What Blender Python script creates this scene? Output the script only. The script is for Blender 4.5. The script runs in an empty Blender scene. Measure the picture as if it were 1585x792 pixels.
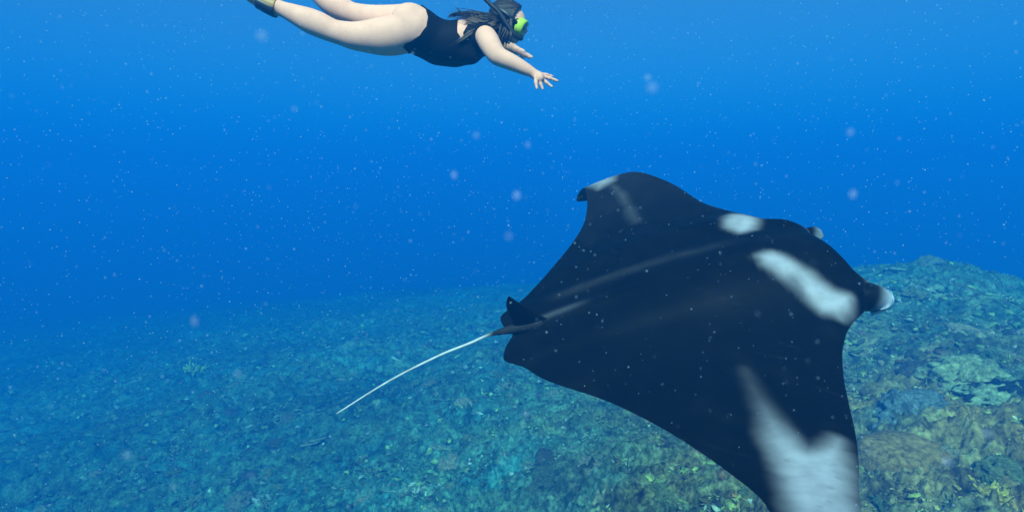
import bpy, bmesh, math, random
import numpy as np
from mathutils import Vector, Matrix

random.seed(7)
RNG = np.random.default_rng(11)
SC = bpy.context.scene
COL = SC.collection
R = math.radians

# ------------------------------------------------------------------ camera
F, PW, PH, HORIZON = 950.0, 1585.0, 792.0, 300.0
PITCH = math.atan((PH / 2 - HORIZON) / F)
cam_data = bpy.data.cameras.new('camera')
cam = bpy.data.objects.new('camera', cam_data)
COL.objects.link(cam)
cam.location = (0, 0, 0)
cam.rotation_euler = (math.pi / 2 - PITCH, 0, 0)
cam_data.sensor_width = 36.0
cam_data.lens = 36.0 * F / PW
cam_data.clip_start = 0.02
cam_data.clip_end = 2000.0
cam_data.dof.use_dof = True                             # small underwater lens: only specks close to it blur
cam_data.dof.focus_distance = 3.2
cam_data.dof.aperture_fstop = 5.0
SC.camera = cam

# ------------------------------------------------------------------ sky, sun, exposure
SUN_EL, SUN_AZ = R(43), R(194)          # azimuth clockwise from +Y (straight ahead)
world = bpy.data.worlds.new('World')
SC.world = world
world.use_nodes = True
wn, wl = world.node_tree.nodes, world.node_tree.links
wn.clear()
w_out = wn.new('ShaderNodeOutputWorld')
w_bg = wn.new('ShaderNodeBackground')
w_sky = wn.new('ShaderNodeTexSky')
w_sky.sky_type = 'NISHITA'
w_sky.sun_disc = False
w_sky.sun_elevation = SUN_EL
w_sky.sun_rotation = SUN_AZ
w_bg.inputs['Strength'].default_value = 0.05
wl.new(w_sky.outputs[0], w_bg.inputs['Color'])
wl.new(w_bg.outputs[0], w_out.inputs['Surface'])
sun_data = bpy.data.lights.new('sun', 'SUN')
sun_data.energy = 5.0
sun_data.angle = R(8)                                 # sunlight spread by the rippled surface above
sun_data.color = (1.0, 0.90, 0.76)
sun = bpy.data.objects.new('sun', sun_data)
COL.objects.link(sun)
sun_dir = Vector((math.sin(SUN_AZ) * math.cos(SUN_EL), math.cos(SUN_AZ) * math.cos(SUN_EL), math.sin(SUN_EL)))
sun.rotation_euler = sun_dir.to_track_quat('Z', 'Y').to_euler()
sun.location = (0, 0, 20)
SC.view_settings.view_transform = 'Standard'
SC.view_settings.look = 'None'
SC.view_settings.gamma = 1.0
SC.view_settings.exposure = 1.30
SC.render.engine = 'CYCLES'
SC.cycles.use_denoising = True
SC.cycles.volume_bounces = 5
SC.cycles.max_bounces = 8
SC.cycles.transparent_max_bounces = 24
SC.cycles.sample_clamp_indirect = 6.0


# ------------------------------------------------------------------ helpers
CP, SP = math.cos(PITCH), math.sin(PITCH)


def ray(px, py):
    a, b = (px - PW / 2) / F, -(py - PH / 2) / F
    return np.array([a, CP + b * SP, -SP + b * CP])


def at_y(px, py, y):
    """point seen at a pixel, y metres ahead of the camera (world Y)"""
    d = ray(px, py)
    return d * (y / d[1])


def proj(P):
    P = np.asarray(P, float)
    d = P[..., 1] * CP - P[..., 2] * SP
    u = P[..., 1] * SP + P[..., 2] * CP
    return np.stack([PW / 2 + F * P[..., 0] / d, PH / 2 - F * u / d], -1)


def hash3(i, j, k, seed):
    h = (i.astype(np.int64) * 374761393 + j.astype(np.int64) * 668265263 + k.astype(np.int64) * 2147483647 + seed * 1442695041) & 0x7fffffff
    h = ((h ^ (h >> 13)) * 1274126177) & 0x7fffffff
    h = h ^ (h >> 16)
    return (h & 0xffff) / 65535.0


def vnoise(P, seed=0):
    """value noise in [-1, 1] at points P (N, 3)"""
    P = np.asarray(P, float)
    I = np.floor(P)
    f = P - I
    f = f * f * (3 - 2 * f)
    I = I.astype(np.int64)
    out = np.zeros(len(P))
    for a in (0, 1):
        for b in (0, 1):
            for c in (0, 1):
                w = (f[:, 0] if a else 1 - f[:, 0]) * (f[:, 1] if b else 1 - f[:, 1]) * (f[:, 2] if c else 1 - f[:, 2])
                out += w * hash3(I[:, 0] + a, I[:, 1] + b, I[:, 2] + c, seed)
    return out * 2 - 1


def fbm(P, octaves=3, seed=0):
    out, amp, tot = 0, 1.0, 0
    P = np.asarray(P, float)
    for o in range(octaves):
        out = out + amp * vnoise(P * (2.03 ** o) + 17.3 * o, seed + o)
        tot += amp
        amp *= 0.5
    return out / tot


def smooth(a, b, x):
    t = np.clip((np.asarray(x, float) - a) / (b - a), 0, 1)
    return t * t * (3 - 2 * t)


def make_mesh(name, V, faces, col=None, smooth_shade=True):
    """faces: (N,3) or (N,4) int array or list of arrays; col: (nv,3) point colours"""
    me = bpy.data.meshes.new(name)
    V = np.asarray(V, np.float32)
    if not isinstance(faces, list):
        faces = [faces]
    faces = [np.asarray(f, np.int32) for f in faces if len(f)]
    me.vertices.add(len(V))
    me.vertices.foreach_set('co', V.ravel())
    nl = sum(f.size for f in faces)
    nf = sum(len(f) for f in faces)
    me.loops.add(nl)
    me.loops.foreach_set('vertex_index', np.concatenate([f.ravel() for f in faces]))
    me.polygons.add(nf)
    starts, pos = [], 0
    for f in faces:
        starts.append(pos + np.arange(len(f)) * f.shape[1])
        pos += f.size
    me.polygons.foreach_set('loop_start', np.concatenate(starts).astype(np.int32))
    me.update(calc_edges=True)
    me.validate()
    if smooth_shade:
        me.polygons.foreach_set('use_smooth', np.ones(len(me.polygons), bool))
    if col is not None:
        at = me.color_attributes.new('Col', 'FLOAT_COLOR', 'POINT')
        c4 = np.ones((len(V), 4), np.float32)
        c4[:, :3] = col
        at.data.foreach_set('color', c4.ravel())
    return me


def obj(name, me, material, parent=None):
    o = bpy.data.objects.new(name, me)
    COL.objects.link(o)
    if material is not None and not me.materials:
        me.materials.append(material)
    if parent is not None:
        o.parent = parent
        o.matrix_parent_inverse = Matrix.Translation(-parent.location)
    return o


def tag(o, label=None, cat=None, group=None, kind=None):
    if label: o['label'] = label
    if cat: o['category'] = cat
    if group: o['group'] = group
    if kind: o['kind'] = kind
    return o


def empty(name, loc):
    o = bpy.data.objects.new(name, None)
    COL.objects.link(o)
    o.location = tuple(loc)
    o.empty_display_size = 0.1
    return o


class Geo:
    """collects vertices, faces and colours of one mesh"""
    def __init__(self):
        self.V, self.T, self.Q, self.C, self.n = [], [], [], [], 0

    def add(self, V, Q=None, T=None, C=None):
        V = np.asarray(V, float)
        if Q is not None and len(Q): self.Q.append(np.asarray(Q) + self.n)
        if T is not None and len(T): self.T.append(np.asarray(T) + self.n)
        self.V.append(V)
        if C is not None: self.C.append(np.broadcast_to(np.asarray(C, float), (len(V), 3)))
        self.n += len(V)

    def mesh(self, name, smooth_shade=True):
        faces = []
        if self.Q: faces.append(np.concatenate(self.Q))
        if self.T: faces.append(np.concatenate(self.T))
        return make_mesh(name, np.concatenate(self.V), faces, np.concatenate(self.C) if self.C else None, smooth_shade)


def spline(P, n):
    """Catmull-Rom through the rows of P"""
    P = np.asarray(P, float)
    m = len(P)
    Q = np.vstack([2 * P[0] - P[1], P, 2 * P[-1] - P[-2]])
    t = np.linspace(0, m - 1 - 1e-9, n)
    i = t.astype(int)
    u = (t - i)[:, None]
    a, b, c, d = Q[i], Q[i + 1], Q[i + 2], Q[i + 3]
    return 0.5 * (2 * b + (c - a) * u + (2 * a - 5 * b + 4 * c - d) * u ** 2 + (3 * b - a - 3 * c + d) * u ** 3)


def tube(path, ru, rv=None, sides=8, up=(0, 0, 1), closed_tip=True):
    """loft of ellipses along a path; ru along the side axis, rv along 'up'. Returns V, Q, T"""
    path = np.asarray(path, float)
    n = len(path)
    ru = np.broadcast_to(np.asarray(ru, float), (n,))
    rv = ru if rv is None else np.broadcast_to(np.asarray(rv, float), (n,))
    tan = np.gradient(path, axis=0)
    tan /= np.linalg.norm(tan, axis=1)[:, None] + 1e-9
    up = np.broadcast_to(np.asarray(up, float), (n, 3))
    side = np.cross(tan, up)
    side /= np.linalg.norm(side, axis=1)[:, None] + 1e-9
    upv = np.cross(side, tan)
    a = np.linspace(0, 2 * np.pi, sides, endpoint=False)
    V = path[:, None] + side[:, None] * (np.cos(a)[None, :, None] * ru[:, None, None]) + upv[:, None] * (np.sin(a)[None, :, None] * rv[:, None, None])
    V = V.reshape(-1, 3)
    i = np.arange(n - 1)[:, None] * sides
    j = np.arange(sides)[None]
    k = (j + 1) % sides
    Q = np.stack([i + j, i + k, i + k + sides, i + j + sides], -1).reshape(-1, 4)
    V = np.vstack([V, path[0], path[-1]])
    b, e = len(V) - 2, len(V) - 1
    jj = np.arange(sides)
    kk = (jj + 1) % sides
    T = np.vstack([np.stack([np.full(sides, b), kk, jj], -1), np.stack([np.full(sides, e), jj + (n - 1) * sides, kk + (n - 1) * sides], -1)])
    return V, Q, T


_ico = {}


def ico(sub):
    if sub not in _ico:
        bm = bmesh.new()
        bmesh.ops.create_icosphere(bm, subdivisions=sub, radius=1.0)
        bm.verts.ensure_lookup_table()
        V = np.array([v.co[:] for v in bm.verts])
        T = np.array([[v.index for v in f.verts] for f in bm.faces])
        bm.free()
        _ico[sub] = (V, T)
    return _ico[sub]


# ------------------------------------------------------------------ materials
def new_mat(name):
    m = bpy.data.materials.new(name)
    m.use_nodes = True
    return m, m.node_tree.nodes, m.node_tree.links, m.node_tree.nodes['Principled BSDF']


def plain(name, color, rough=0.5, noise=0.0, scale=30.0, spec=0.5, sss=0.0):
    m, n, l, b = new_mat(name)
    b.inputs['Roughness'].default_value = rough
    b.inputs['Specular IOR Level'].default_value = spec
    if sss:
        b.inputs['Subsurface Weight'].default_value = sss
        b.inputs['Subsurface Radius'].default_value = (0.02, 0.008, 0.004)
    tc = n.new('ShaderNodeTexCoord')
    nz = n.new('ShaderNodeTexNoise')
    nz.inputs['Scale'].default_value = scale
    nz.inputs['Detail'].default_value = 4
    l.new(tc.outputs['Object'], nz.inputs['Vector'])
    mx = n.new('ShaderNodeMix')
    mx.data_type = 'RGBA'
    mx.inputs['A'].default_value = (*[c * (1 - noise) for c in color], 1)
    mx.inputs['B'].default_value = (*[min(1, c * (1 + noise)) for c in color], 1)
    l.new(nz.outputs['Fac'], mx.inputs['Factor'])
    l.new(mx.outputs['Result'], b.inputs['Base Color'])
    return m


def attr_mat(name, rough, noise_scale, noise_amt, bump, bump_scale, spec=0.4):
    """pigment from the mesh's Col attribute, broken up by noise, with fine relief"""
    m, n, l, b = new_mat(name)
    b.inputs['Roughness'].default_value = rough
    b.inputs['Specular IOR Level'].default_value = spec
    at = n.new('ShaderNodeAttribute')
    at.attribute_name = 'Col'
    tc = n.new('ShaderNodeTexCoord')
    nz = n.new('ShaderNodeTexNoise')
    nz.inputs['Scale'].default_value = noise_scale
    nz.inputs['Detail'].default_value = 5
    l.new(tc.outputs['Object'], nz.inputs['Vector'])
    mr = n.new('ShaderNodeMapRange')
    mr.inputs['From Min'].default_value = 0.3
    mr.inputs['From Max'].default_value = 0.7
    mr.inputs['To Min'].default_value = 1 - noise_amt
    mr.inputs['To Max'].default_value = 1 + noise_amt
    l.new(nz.outputs['Fac'], mr.inputs['Value'])
    vm = n.new('ShaderNodeVectorMath')
    vm.operation = 'SCALE'
    l.new(at.outputs['Color'], vm.inputs[0])
    l.new(mr.outputs['Result'], vm.inputs['Scale'])
    l.new(vm.outputs['Vector'], b.inputs['Base Color'])
    nb = n.new('ShaderNodeTexNoise')
    nb.inputs['Scale'].default_value = bump_scale
    nb.inputs['Detail'].default_value = 3
    l.new(tc.outputs['Object'], nb.inputs['Vector'])
    bp = n.new('ShaderNodeBump')
    bp.inputs['Strength'].default_value = bump
    bp.inputs['Distance'].default_value = 0.02
    l.new(nb.outputs['Fac'], bp.inputs['Height'])
    l.new(bp.outputs['Normal'], b.inputs['Normal'])
    return m


M_REEF = attr_mat('reef_rock', 0.95, 16.0, 0.6, 1.0, 45.0, 0.03)
M_CORAL = attr_mat('coral', 0.9, 9.0, 0.6, 0.8, 30.0, 0.03)
M_MANTA = attr_mat('manta_skin', 0.42, 14.0, 0.18, 0.06, 160.0, 0.025)
M_SKIN = plain('skin', (0.89, 0.42, 0.30), 0.65, 0.16, 16.0, 0.12, 0.10)
M_SUIT = plain('black_swim_fabric', (0.006, 0.006, 0.007), 0.7, 0.35, 60.0, 0.08)
M_HAIR = attr_mat('dark_brown_hair', 0.45, 60.0, 0.4, 0.3, 220.0, 0.4)
M_RUBBER = plain('black_rubber', (0.012, 0.012, 0.014), 0.45, 0.2)
M_LIME = plain('lime_plastic', (0.46, 0.66, 0.04), 0.35, 0.08)
M_GOLD = plain('amber_rubber', (0.42, 0.19, 0.028), 0.5, 0.25)
M_EYE = plain('manta_eye', (0.008, 0.008, 0.01), 0.15, 0.1)
M_METAL = plain('silver_ring', (0.7, 0.7, 0.72), 0.25, 0.05)
M_METAL.node_tree.nodes['Principled BSDF'].inputs['Metallic'].default_value = 1.0
m, n_, l_, b_ = new_mat('mask_glass')
b_.inputs['Base Color'].default_value = (0.10, 0.14, 0.16, 1)
b_.inputs['Roughness'].default_value = 0.08
M_GLASS = m


def speck_mat(name, color, alpha):
    m, n, l, b = new_mat(name)
    b.inputs['Base Color'].default_value = (*color, 1)
    b.inputs['Roughness'].default_value = 1.0
    b.inputs['Specular IOR Level'].default_value = 0.0
    b.inputs['Alpha'].default_value = alpha
    return m


M_SPECK = speck_mat('plankton', (0.55, 0.68, 0.80), 0.26)
M_SOFT = speck_mat('soft_plankton', (0.46, 0.64, 0.84), 0.16)
M_CLOT = speck_mat('plankton_clot', (0.46, 0.54, 0.70), 0.12)

# ------------------------------------------------------------------ reef floor
# (pixel x, pixel y, metres along the view axis) of places on the sea floor
CTRL = [(0, 792, 9.2), (400, 792, 8.0), (700, 792, 6.6), (1000, 792, 5.4), (1300, 792, 4.5), (1585, 792, 4.1),
        (1500, 600, 6.1), (1585, 600, 5.8), (1440, 450, 9.3), (1440, 392, 11.2), (1400, 402, 11.4), (1585, 468, 10.0), (1530, 430, 10.8), (1335, 432, 11.6),
        (1200, 445, 14.0), (950, 446, 24.0), (800, 446, 29.0), (700, 540, 13.5), (400, 560, 15.0), (400, 480, 27.0),
        (0, 610, 16.0), (0, 530, 26.0), (1000, 620, 8.6), (1250, 520, 8.8), (1380, 600, 6.3), (200, 660, 11.0), (600, 650, 9.4)]
_pts = []
for px, py, d in CTRL:
    _pts.append(ray(px, py) * d)
_pts += [np.array(p, float) for p in [(11.2, 15.8, -2.9), (13.0, 10.5, -3.1), (14.5, 13, -4.0), (7.5, 19, -3.2), (12, 28, -4.6), (2, 42, -6.2), (-14, 44, -7.5),
         (-12, 4, -5.2), (0, 0, -3.2), (6, 0, -2.3), (-6, 0, -4.8), (0, -14, -3.5), (18, 2, -3.3), (-40, 44, -8.0), (40, 40, -7.0), (0, 62, -8.0),
         (-60, 0, -7.5), (60, 0, -6.0), (0, -60, -6.0), (60, -60, -6.0), (-60, -60, -7.0)]]
_pts = np.array(_pts)


def _tps(r2):
    return 0.5 * r2 * np.log(r2 + 1e-9)


_n = len(_pts)
_A = np.zeros((_n + 3, _n + 3))
_d2 = ((_pts[:, None, :2] - _pts[None, :, :2]) ** 2).sum(-1)
_A[:_n, :_n] = _tps(_d2) + np.eye(_n) * 0.12
_A[:_n, _n] = 1
_A[:_n, _n + 1:] = _pts[:, :2]
_A[_n:, :_n] = _A[:_n, _n:].T
_w = np.linalg.solve(_A, np.concatenate([_pts[:, 2], [0, 0, 0]]))


KR = 1.45                                               # reef depth scale


def floor_z(x, y):
    x, y = np.asarray(x, float), np.asarray(y, float)
    z = np.full(x.shape, _w[_n]) + _w[_n + 1] * x + _w[_n + 2] * y
    for i in range(_n):
        z = z + _w[i] * _tps((x - _pts[i, 0]) ** 2 + (y - _pts[i, 1]) ** 2)
    far = smooth(45, 70, np.hypot(x, y))
    z = z * (1 - far) - 8.0 * far
    P = np.stack([x, y, 0 * x], -1)
    z = z + 0.20 * fbm(P / 2.4, 2, 3) + 0.11 * fbm(P / 0.75, 2, 9)
    return z


def floor_world(x, y):
    return KR * floor_z(np.asarray(x) / KR, np.asarray(y) / KR)


def axis(lo, hi, a, b, step, grow):
    mid = np.arange(a, b, step)
    right, s, v = [], step, b
    while v < hi:
        right.append(v); s *= grow; v += s
    left, s, v = [], step, a - step
    while v > lo:
        left.append(v); s *= grow; v -= s
    return np.array(left[::-1] + list(mid) + right)


def reef_tint(P):
    """brightness and hue patches of the reef"""
    a = np.clip(1.5 * fbm(P / 2.6, 3, 21), -1, 1)
    b = fbm(P / 0.9, 2, 33)
    return a, b


def crinkle(P):
    """relief of coral growth: ridged noise at three sizes, about -1..1"""
    r1 = 1 - 2 * np.abs(vnoise(P / 0.245 + 3.1, 41))
    r2 = 1 - 2 * np.abs(vnoise(P / 0.108 + 9.7, 42))
    r3 = 1 - 2 * np.abs(vnoise(P / 0.047 + 5.3, 43))
    return r1, r2, r3


def floor_colour(P, r1, r2, r3):
    ta, tb = reef_tint(P)
    hue = fbm(P / .5 + 60, 2, 44)[:, None]
    c = np.array([0.095, 0.18, 0.105]) * (1 + .55 * hue * np.array([.9, .1, -.6]))
    c = c * (1 + .45 * ta)[:, None] * (0.95 + .55 * vnoise(P / .11, 45) + .40 * vnoise(P / .05, 46))[:, None]
    c = c * (1 + .5 * smooth(11, 6, np.hypot(P[:, 0], P[:, 1])) * vnoise(P / .026, 51))[:, None]
    pale = smooth(.35, .8, vnoise(P / .16 + 30, 47) * .6 + tb * .5)[:, None]
    c = c * (1 - pale) + np.array([0.30, 0.36, 0.20]) * pale
    warm = (smooth(-.5, 2.8, P[:, 0]) * smooth(11.5, 6.0, np.hypot(P[:, 0], P[:, 1])))[:, None]
    return np.clip(c * (1 - warm) + c * np.array([2.5, 1.02, .68]) * warm, .01, .42)


gs = Geo()
# wide sheet reaching past the limit of sight; it dips under the detailed part in front
gx = axis(-105, 105, -24, 24, 0.7, 1.12)
gy = axis(-60, 140, 0, 46, 0.7, 1.12)
GX, GY = np.meshgrid(gx, gy)
X, Y = GX.ravel(), GY.ravel()
P = np.stack([X, Y, 0 * X], -1)
rr_, an = np.hypot(X, Y), np.abs(np.arctan2(X, Y))
dip = smooth(.98, .88, an) * smooth(2.4, 3.2, rr_) * smooth(41, 38, rr_)
nx, ny = len(gx), len(gy)
ii = (np.arange(ny - 1)[:, None] * nx + np.arange(nx - 1)[None]).ravel()
gs.add(np.stack([X, Y, floor_z(X, Y) - 1.0 * dip], -1), np.stack([ii, ii + 1, ii + 1 + nx, ii + nx], -1), None, floor_colour(P, 0, 0, 0))
# detailed sector
NA, NR = 860, 580
A = np.linspace(-.96, .96, NA)
RD = np.exp(np.linspace(math.log(2.6), math.log(42.0), NR))
RG, AG = np.meshgrid(RD, A, indexing='ij')
X, Y = (RG * np.sin(AG)).ravel(), (RG * np.cos(AG)).ravel()
P = np.stack([X, Y, 0 * X], -1)
r1, r2, r3 = crinkle(P)
clump = .6 + .7 * smooth(-.4, .5, fbm(P / .8, 2, 48))
near = smooth(11, 6, np.hypot(X, Y))
Z = floor_z(X, Y) + clump * (.055 * r1 + .045 * r2 + .026 * r3) + near * (.026 * (1 - 2 * np.abs(vnoise(P / .034, 49))) + .028 * vnoise(P / .055 + 8, 50) + .03 * (1 - 2 * np.abs(vnoise(P / .16, 52))))
ii = (np.arange(NR - 1)[:, None] * NA + np.arange(NA - 1)[None]).ravel()
gs.add(np.stack([X, Y, Z], -1), np.stack([ii, ii + NA, ii + NA + 1, ii + 1], -1)[:, ::-1], None, floor_colour(P, r1, r2, r3))
gs.V = [v * KR for v in gs.V]
seabed = obj('seabed', gs.mesh('seabed'), M_REEF)
tag(seabed, 'uneven coral reef floor sloping down into blue water', 'seabed', kind='structure')

# ------------------------------------------------------------------ coral rubble covering the floor
PIG = np.array([[0.13, 0.19, 0.09], [0.21, 0.23, 0.13], [0.13, 0.11, 0.06], [0.36, 0.40, 0.29], [0.11, 0.21, 0.09],
                [0.06, 0.08, 0.045], [0.28, 0.35, 0.12], [0.16, 0.16, 0.13], [0.09, 0.15, 0.09]])
PIGW = np.array([.22, .15, .13, .08, .14, .12, .06, .03, .07])


def lump(sub, seed, flat, amp):
    V, T = ico(sub)
    d = 1 + amp * fbm(V * 1.6 + seed * 7.1, 2, seed) + 0.35 * amp * vnoise(V * 4.2 + seed, seed + 5)
    W = V * d[:, None]
    W[:, 2] *= flat
    return W, T


def sprig(nf, seed):
    """a bunch of short blunt coral fingers"""
    r = np.random.default_rng(seed)
    g = Geo()
    for k in range(nf):
        a, t = r.uniform(0, 6.28), r.uniform(0.05, 1.15)
        d = np.array([math.cos(a) * math.sin(t), math.sin(a) * math.sin(t), math.cos(t)])
        L = r.uniform(0.7, 1.25)
        mid = d * L * 0.55 + r.normal(0, 0.10, 3)
        V, Qd, Tr = tube([[0, 0, -0.15], mid, d * L], [0.20, 0.17, 0.09], sides=4, up=(0.3, 0.5, 0.8))
        g.add(V, Qd, Tr)
    V = np.concatenate(g.V)
    q = np.concatenate(g.Q)
    T = np.concatenate([q[:, [0, 1, 2]], q[:, [0, 2, 3]]] + g.T)
    return V, T


def plate(seed, sides=9):
    r = np.random.default_rng(seed)
    a = np.linspace(0, 2 * np.pi, sides, endpoint=False)
    rad = 1 + r.uniform(-0.25, 0.25, sides)
    top = np.stack([np.cos(a) * rad, np.sin(a) * rad, 0.16 + r.uniform(-.08, .08, sides)], -1)
    bot = top * [0.45, 0.45, 0] + [0, 0, -0.22]
    V = np.vstack([top, bot, [[0, 0, 0.10]]])
    T = []
    for i in range(sides):
        j = (i + 1) % sides
        T += [[i, j, 2 * sides], [i, i + sides, j + sides], [i, j + sides, j]]
    return V, np.array(T)


near_kinds = [lump(2, s, f, .95) for s, f in ((1, .6), (2, .45), (3, .7))] + [sprig(4, s) for s in (5, 6, 25, 26)] + [plate(7)]
far_kinds = [lump(1, s, f, .8) for s, f in ((11, .6), (12, .45), (13, .7))] + [plate(17, 7)] + [sprig(3, s) for s in (18, 19, 20)]


def scatter(geo, kinds, n, d0, d1, r0, r1, seed, a0=-.80):
    r = np.random.default_rng(seed)
    ang = r.uniform(a0, 0.80, n)
    dist = np.sqrt(r.uniform(d0 ** 2, d1 ** 2, n))
    x, y = dist * np.sin(ang) + r.normal(0, .3, n), dist * np.cos(ang)
    z = floor_z(x, y)
    P0 = np.stack([x, y, 0 * x], -1)
    a, b = reef_tint(P0)
    rad = np.exp(r.uniform(np.log(r0), np.log(r1), n)) * (1 + 0.35 * b)
    w = np.cumsum(PIGW / PIGW.sum())
    pick = np.searchsorted(w, r.uniform(0, 1, n))
    # neighbours share a pigment: patches of one kind of growth
    patch = ((fbm(P0 / .7 + 40, 2, 77) * 0.5 + 0.5) * 11).astype(int) % len(PIG)
    pick = np.where(r.uniform(0, 1, n) < 0.45, patch, pick)
    col = 1.2 * PIG[np.clip(pick, 0, len(PIG) - 1)] * (r.uniform(0.75, 1.25, n) * (1 + 0.45 * a))[:, None]
    warm = (smooth(-.5, 2.8, x) * smooth(11.5, 6.0, dist))[:, None]       # browner, paler growth on the shallow slope
    col = col * (1 - warm) + np.minimum(col * np.array([2.4, 1.25, .85]), .45) * warm
    kind = r.integers(0, len(kinds), n)
    for k, (V, T) in enumerate(kinds):
        idx = np.where(kind == k)[0]
        m = len(idx)
        th = r.uniform(0, 6.28, m)
        tx, ty = r.normal(0, .35, m), r.normal(0, .35, m)
        c, s = np.cos(th), np.sin(th)
        sx = r.uniform(.7, 1.4, m)
        vx, vy, vz = V[None, :, 0] * sx[:, None], V[None, :, 1], V[None, :, 2]
        X1 = vx * c[:, None] - vy * s[:, None]
        Y1 = vx * s[:, None] + vy * c[:, None]
        Z1 = vz + X1 * tx[:, None] + Y1 * ty[:, None]
        out = np.stack([X1, Y1, Z1], -1) * rad[idx][:, None, None]
        out += np.stack([x[idx], y[idx], z[idx] + rad[idx] * 0.12 + .03], -1)[:, None]
        nv = len(V)
        tri = (T[None] + (np.arange(m) * nv)[:, None, None]).reshape(-1, 3)
        cc = np.repeat(col[idx], nv, 0) * r.uniform(.75, 1.25, (m * nv, 1))
        geo.add(out.reshape(-1, 3), None, tri, cc)


g = Geo()
scatter(g, near_kinds, 9500, 3.4, 11.5, 0.017, 0.050, 101)
scatter(g, near_kinds, 9000, 3.2, 8.5, 0.009, 0.028, 103, .05)
scatter(g, far_kinds, 9000, 10.5, 34.0, 0.028, 0.085, 102)
g.V = [v * KR for v in g.V]
rub = obj('coral_rubble', g.mesh('coral_rubble', False), M_CORAL)
tag(rub, 'dense carpet of broken coral rubble and low growth over the reef', 'coral rubble', kind='stuff')

# ------------------------------------------------------------------ single corals one can pick out
def coral_mesh(kind, seed):
    r = np.random.default_rng(seed)
    g = Geo()
    if kind == 'knob':                                   # knobbly massive head
        V, T = ico(5)
        d = 1 + 0.40 * fbm(V * 1.5 + seed, 2, seed) + 0.24 * (1 - 2 * np.abs(vnoise(V * 3.1 + seed, seed + 3))) + 0.12 * (1 - 2 * np.abs(vnoise(V * 7.5 + seed, seed + 4))) + 0.05 * vnoise(V * 17, seed)
        W = V * d[:, None]
        W[:, 2] *= 0.62
        shade = 0.85 + 0.35 * vnoise(V * 6.0 + seed, seed + 6)
        g.add(W, None, T, np.ones((len(W), 3)) * shade[:, None])
    elif kind == 'brain':                                # dome with meandering grooves
        V, T = ico(4)
        q = fbm(V * 2.2 + seed, 2, seed)
        groove = np.sin(q * 26)
        d = 1 + 0.32 * fbm(V * 1.4 + seed, 3, seed + 2) + 0.035 * groove + 0.07 * vnoise(V * 10, seed)
        W = V * d[:, None]
        W[:, 2] *= 0.7
        g.add(W, None, T, np.ones((len(W), 3)) * (0.9 + 0.15 * groove)[:, None])
    elif kind == 'branch':                               # thicket of forked fingers
        for k in range(26):
            a, t = r.uniform(0, 6.28), 1.25 * math.sqrt(r.uniform(0, 1))
            d = np.array([math.cos(a) * math.sin(t), math.sin(a) * math.sin(t), math.cos(t) * 0.8])
            L = r.uniform(0.75, 1.05)
            p0 = np.array([d[0] * .15, d[1] * .15, -0.2])
            m1 = d * L * .6 + r.normal(0, .06, 3)
            tip = d * L + r.normal(0, .08, 3)
            V, Qd, Tr = tube(spline([p0, m1, tip], 6), np.array([.11, .10, .09, .08, .065, .03]), sides=6, up=(.31, .5, .8))
            c = np.ones((len(V), 3)) * 0.85
            c[-8:] *= 1.5
            g.add(V, Qd, Tr, c)
            f = m1 + r.normal(0, .22, 3) + d * .3
            V, Qd, Tr = tube(spline([m1, (m1 + f) / 2 + r.normal(0, .03, 3), f], 5), np.array([.075, .07, .06, .05, .025]), sides=6, up=(.31, .5, .8))
            c = np.ones((len(V), 3)) * 0.85
            c[-8:] *= 1.5
            g.add(V, Qd, Tr, c)
    elif kind == 'table':                                # flat tiered plate on a stalk
        for lvl in range(r.integers(1, 4)):
            n, rings = 30, 6
            a = np.linspace(0, 2 * np.pi, n, endpoint=False)
            rim = 1 + 0.22 * np.sin(a * 2 + r.uniform(0, 6)) + 0.10 * np.sin(a * 5 + r.uniform(0, 6)) + r.uniform(-.05, .05, n)
            off = r.normal(0, .35, 2) * (lvl > 0)
            sc, h = (1.0 if lvl == 0 else r.uniform(.5, .8)), 0.18 + 0.16 * lvl
            Vt = []
            for k in range(rings):
                q = (k + 1) / rings
                zz = h + 0.10 * q * q + 0.03 * vnoise(np.stack([np.cos(a) * q * 4, np.sin(a) * q * 4, np.full(n, seed + lvl)], -1), seed)
                Vt.append(np.stack([np.cos(a) * rim * q * sc + off[0], np.sin(a) * rim * q * sc + off[1], zz], -1))
            for k in range(rings - 1, -1, -1):
                q = (k + 1) / rings
                Vt.append(np.stack([np.cos(a) * rim * q * .97 * sc + off[0], np.sin(a) * rim * q * .97 * sc + off[1], np.full(n, h - .06 - (1 - q) * .22)], -1))
            V = np.concatenate(Vt)
            i = np.arange(2 * rings - 1)[:, None] * n
            j = np.arange(n)[None]
            k2 = (j + 1) % n
            Qd = np.stack([i + j, i + k2, i + k2 + n, i + j + n], -1).reshape(-1, 4)
            V = np.vstack([V, [[off[0], off[1], h]]])
            jj = np.arange(n)
            T = np.stack([np.full(n, len(V) - 1), (jj + 1) % n, jj], -1)
            c = np.ones((len(V), 3)) * (0.8 + 0.25 * r.uniform(0, 1, (len(V), 1)))
            c[(rings - 1) * n:rings * n] *= 1.35
            g.add(V, Qd[:, ::-1], T[:, ::-1], c)
        V, Qd, Tr = tube([[0, 0, -.4], [0, 0, -.1], [0, 0, .2]], [.3, .22, .35], sides=10, up=(0, 1, 0))
        g.add(V, Qd, Tr, np.ones((len(V), 3)) * .6)
    elif kind == 'rock':                                 # broken dead coral boulder
        V, T = ico(4)
        d = 1 + 0.75 * fbm(V * 1.5 + seed, 3, seed) + 0.20 * vnoise(V * 7, seed)
        W = V * d[:, None] * [1.15, .85, .55]
        g.add(W, None, T, np.ones((len(W), 3)) * (0.85 + .3 * fbm(V * 5, 2, seed))[:, None])
    return g


def coral_variant(kind, seed, tint):
    g = coral_mesh(kind, seed)
    g.C = [np.clip(c * np.array(tint), 0, .9) for c in g.C]
    return g.mesh(kind + '_coral')


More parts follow.
